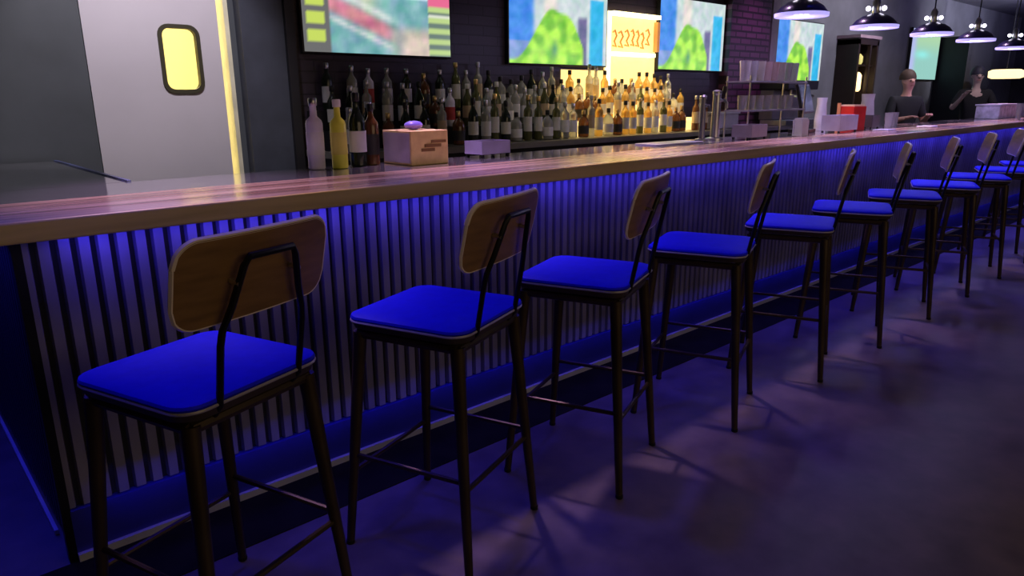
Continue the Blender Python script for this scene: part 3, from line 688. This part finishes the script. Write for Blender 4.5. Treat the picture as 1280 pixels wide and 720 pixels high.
area('side_led_light', (.2, 3.4, 1.085), (0, R(20), 0), .03, 1.8, 5, (.03,.03,1.))
area('kick_led_light', ((XE+.4)/2, 2.40, .24), (R(55), 0, 0), XE-.4, .02, 2.0, (.02,.02,1.), 120)
for k in range(8):
    spot('blue_ceiling_spot_light', (.4+1.6*k, 2.2, 2.98), (.4+1.6*k, 1.85, .7), 80 if k < 4 else 150, BLUE if k < 4 else (.12,.1,1.), 54, .7)
    spot('rose_fill_light', (.9+1.6*k, 1.7, 2.98), (.9+1.6*k, 1.55, .7), 7, (1.,.7,.75), 50, .8)  # unseen spots added for a pinkish rim on the backrests
spot('blue_ceiling_spot_light', (-.9, 2.6, 2.9), (-.5, 3.2, 0), 50, BLUE, 60, .8)
for k in range(4):
    spot('warm_ceiling_spot_light', (3.4+2.4*k, .2, 2.95), (3.6+2.4*k, .6, 0), 9, (1.,.66,.48), 80, 1.)
area('room_glow_light', (2.5, -3.2, 2.3), (R(66), 0, R(-8)), 5, 1.5, 27, (1.,.74,.45))
for k in range(9):
    spot('violet_fill_light', (.9+1.35*k, 3.3, 2.98), (.9+1.35*k, 2.76, 1.1), 230, (.85,.52,1.), 46, 1.)  # unseen spots added to tint the bar top lilac
spot('door_fill_light', (1.3, 3.3, 2.95), (1.35, 4.65, 1.5), 125, (.97,.9,1.), 62, .6)  # unseen spot added to brighten the door
spot('column_wash_light', (7.8, 3.7, 2.95), (7.8, 4.6, 1.7), 26, (.9,.35,1.), 60, .8)
for x, e in ((4.1, 13), (6.0, 22)): spot('back_bar_fill_light', (x, 3.3, 2.95), (x, 4.5, 1.3), e, (1.,.9,.8), 60, .8)  # unseen spots added to brighten the bottles
spot('grey_bay_fill_light', (10.2, 3.0, 2.95), (10.4, 4.6, 2.2), 110, (.9,.85,1.), 120, .8)  # unseen spots added to lift the grey wall
spot('grey_bay_fill_light', (14.5, 2.4, 2.6), (14.9, 4.6, 2.9), 170, (.85,.85,1.), 100, .8)
spot('bartender_fill_light', (12.0, 2.6, 2.95), (12.7, 3.5, 1.6), 45, (1.,.85,.9), 40, .8)  # unseen spots added to brighten the two bartenders
spot('bartender_fill_light', (9.6, 2.9, 2.95), (10.2, 3.6, 1.6), 40, (1.,.8,.85), 50, .8)
area('blue_ceiling_wash_light', (15.0, 2.0, 1.9), (R(180), 0, 0), 1, 1, 45, (.2,.16,1.))
area('ceiling_bounce_light', (15.5, -1.0, 1.9), (R(180), 0, 0), 4, 2, 120, (.7,.68,1.))
area('amber_fill_light', (5.5, 4.33, 1.80), (R(-25), 0, 0), 1.7, .05, 9, (1.,.72,.28))  # unseen amber fill added above the stepped riser
area('kitchen_light', (1.7, 6.0, 3.0), (0, 0, 0), 1.4, 1.4, 95, (1.,.9,.55))

wd = bpy.data.worlds.new('world'); bpy.context.scene.world = wd; wd.use_nodes = True
wd.node_tree.nodes['Background'].inputs[0].default_value = (.02,.02,.03,1); wd.node_tree.nodes['Background'].inputs[1].default_value = .1

# ================================================================ CAMERA
F, PIT, YAW, ROL, H = 890., 15.0, 47.76, -.38, 1.473
p, y, r = R(PIT), R(YAW), R(ROL)
fw = Vector((math.cos(y)*math.cos(p), math.sin(y)*math.cos(p), -math.sin(p)))
rt = Vector((math.sin(y), -math.cos(y), 0)); up = rt.cross(fw)
RT = rt*math.cos(r)+up*math.sin(r); UP = -rt*math.sin(r)+up*math.cos(r)
cam = bpy.data.cameras.new('camera'); cam.sensor_width = 36; cam.lens = F/1280*36; cam.clip_start = .02
co = bpy.data.objects.new('camera', cam); C.objects.link(co)
M = Matrix((RT, UP, -fw)).transposed().to_4x4(); M.translation = (0, 0, H); co.matrix_world = M
sc = bpy.context.scene; sc.camera = co
sc.view_settings.view_transform = 'Standard'; sc.view_settings.look = 'None'; sc.view_settings.exposure = 0; sc.view_settings.gamma = 1; sc.view_settings.use_curve_mapping = False
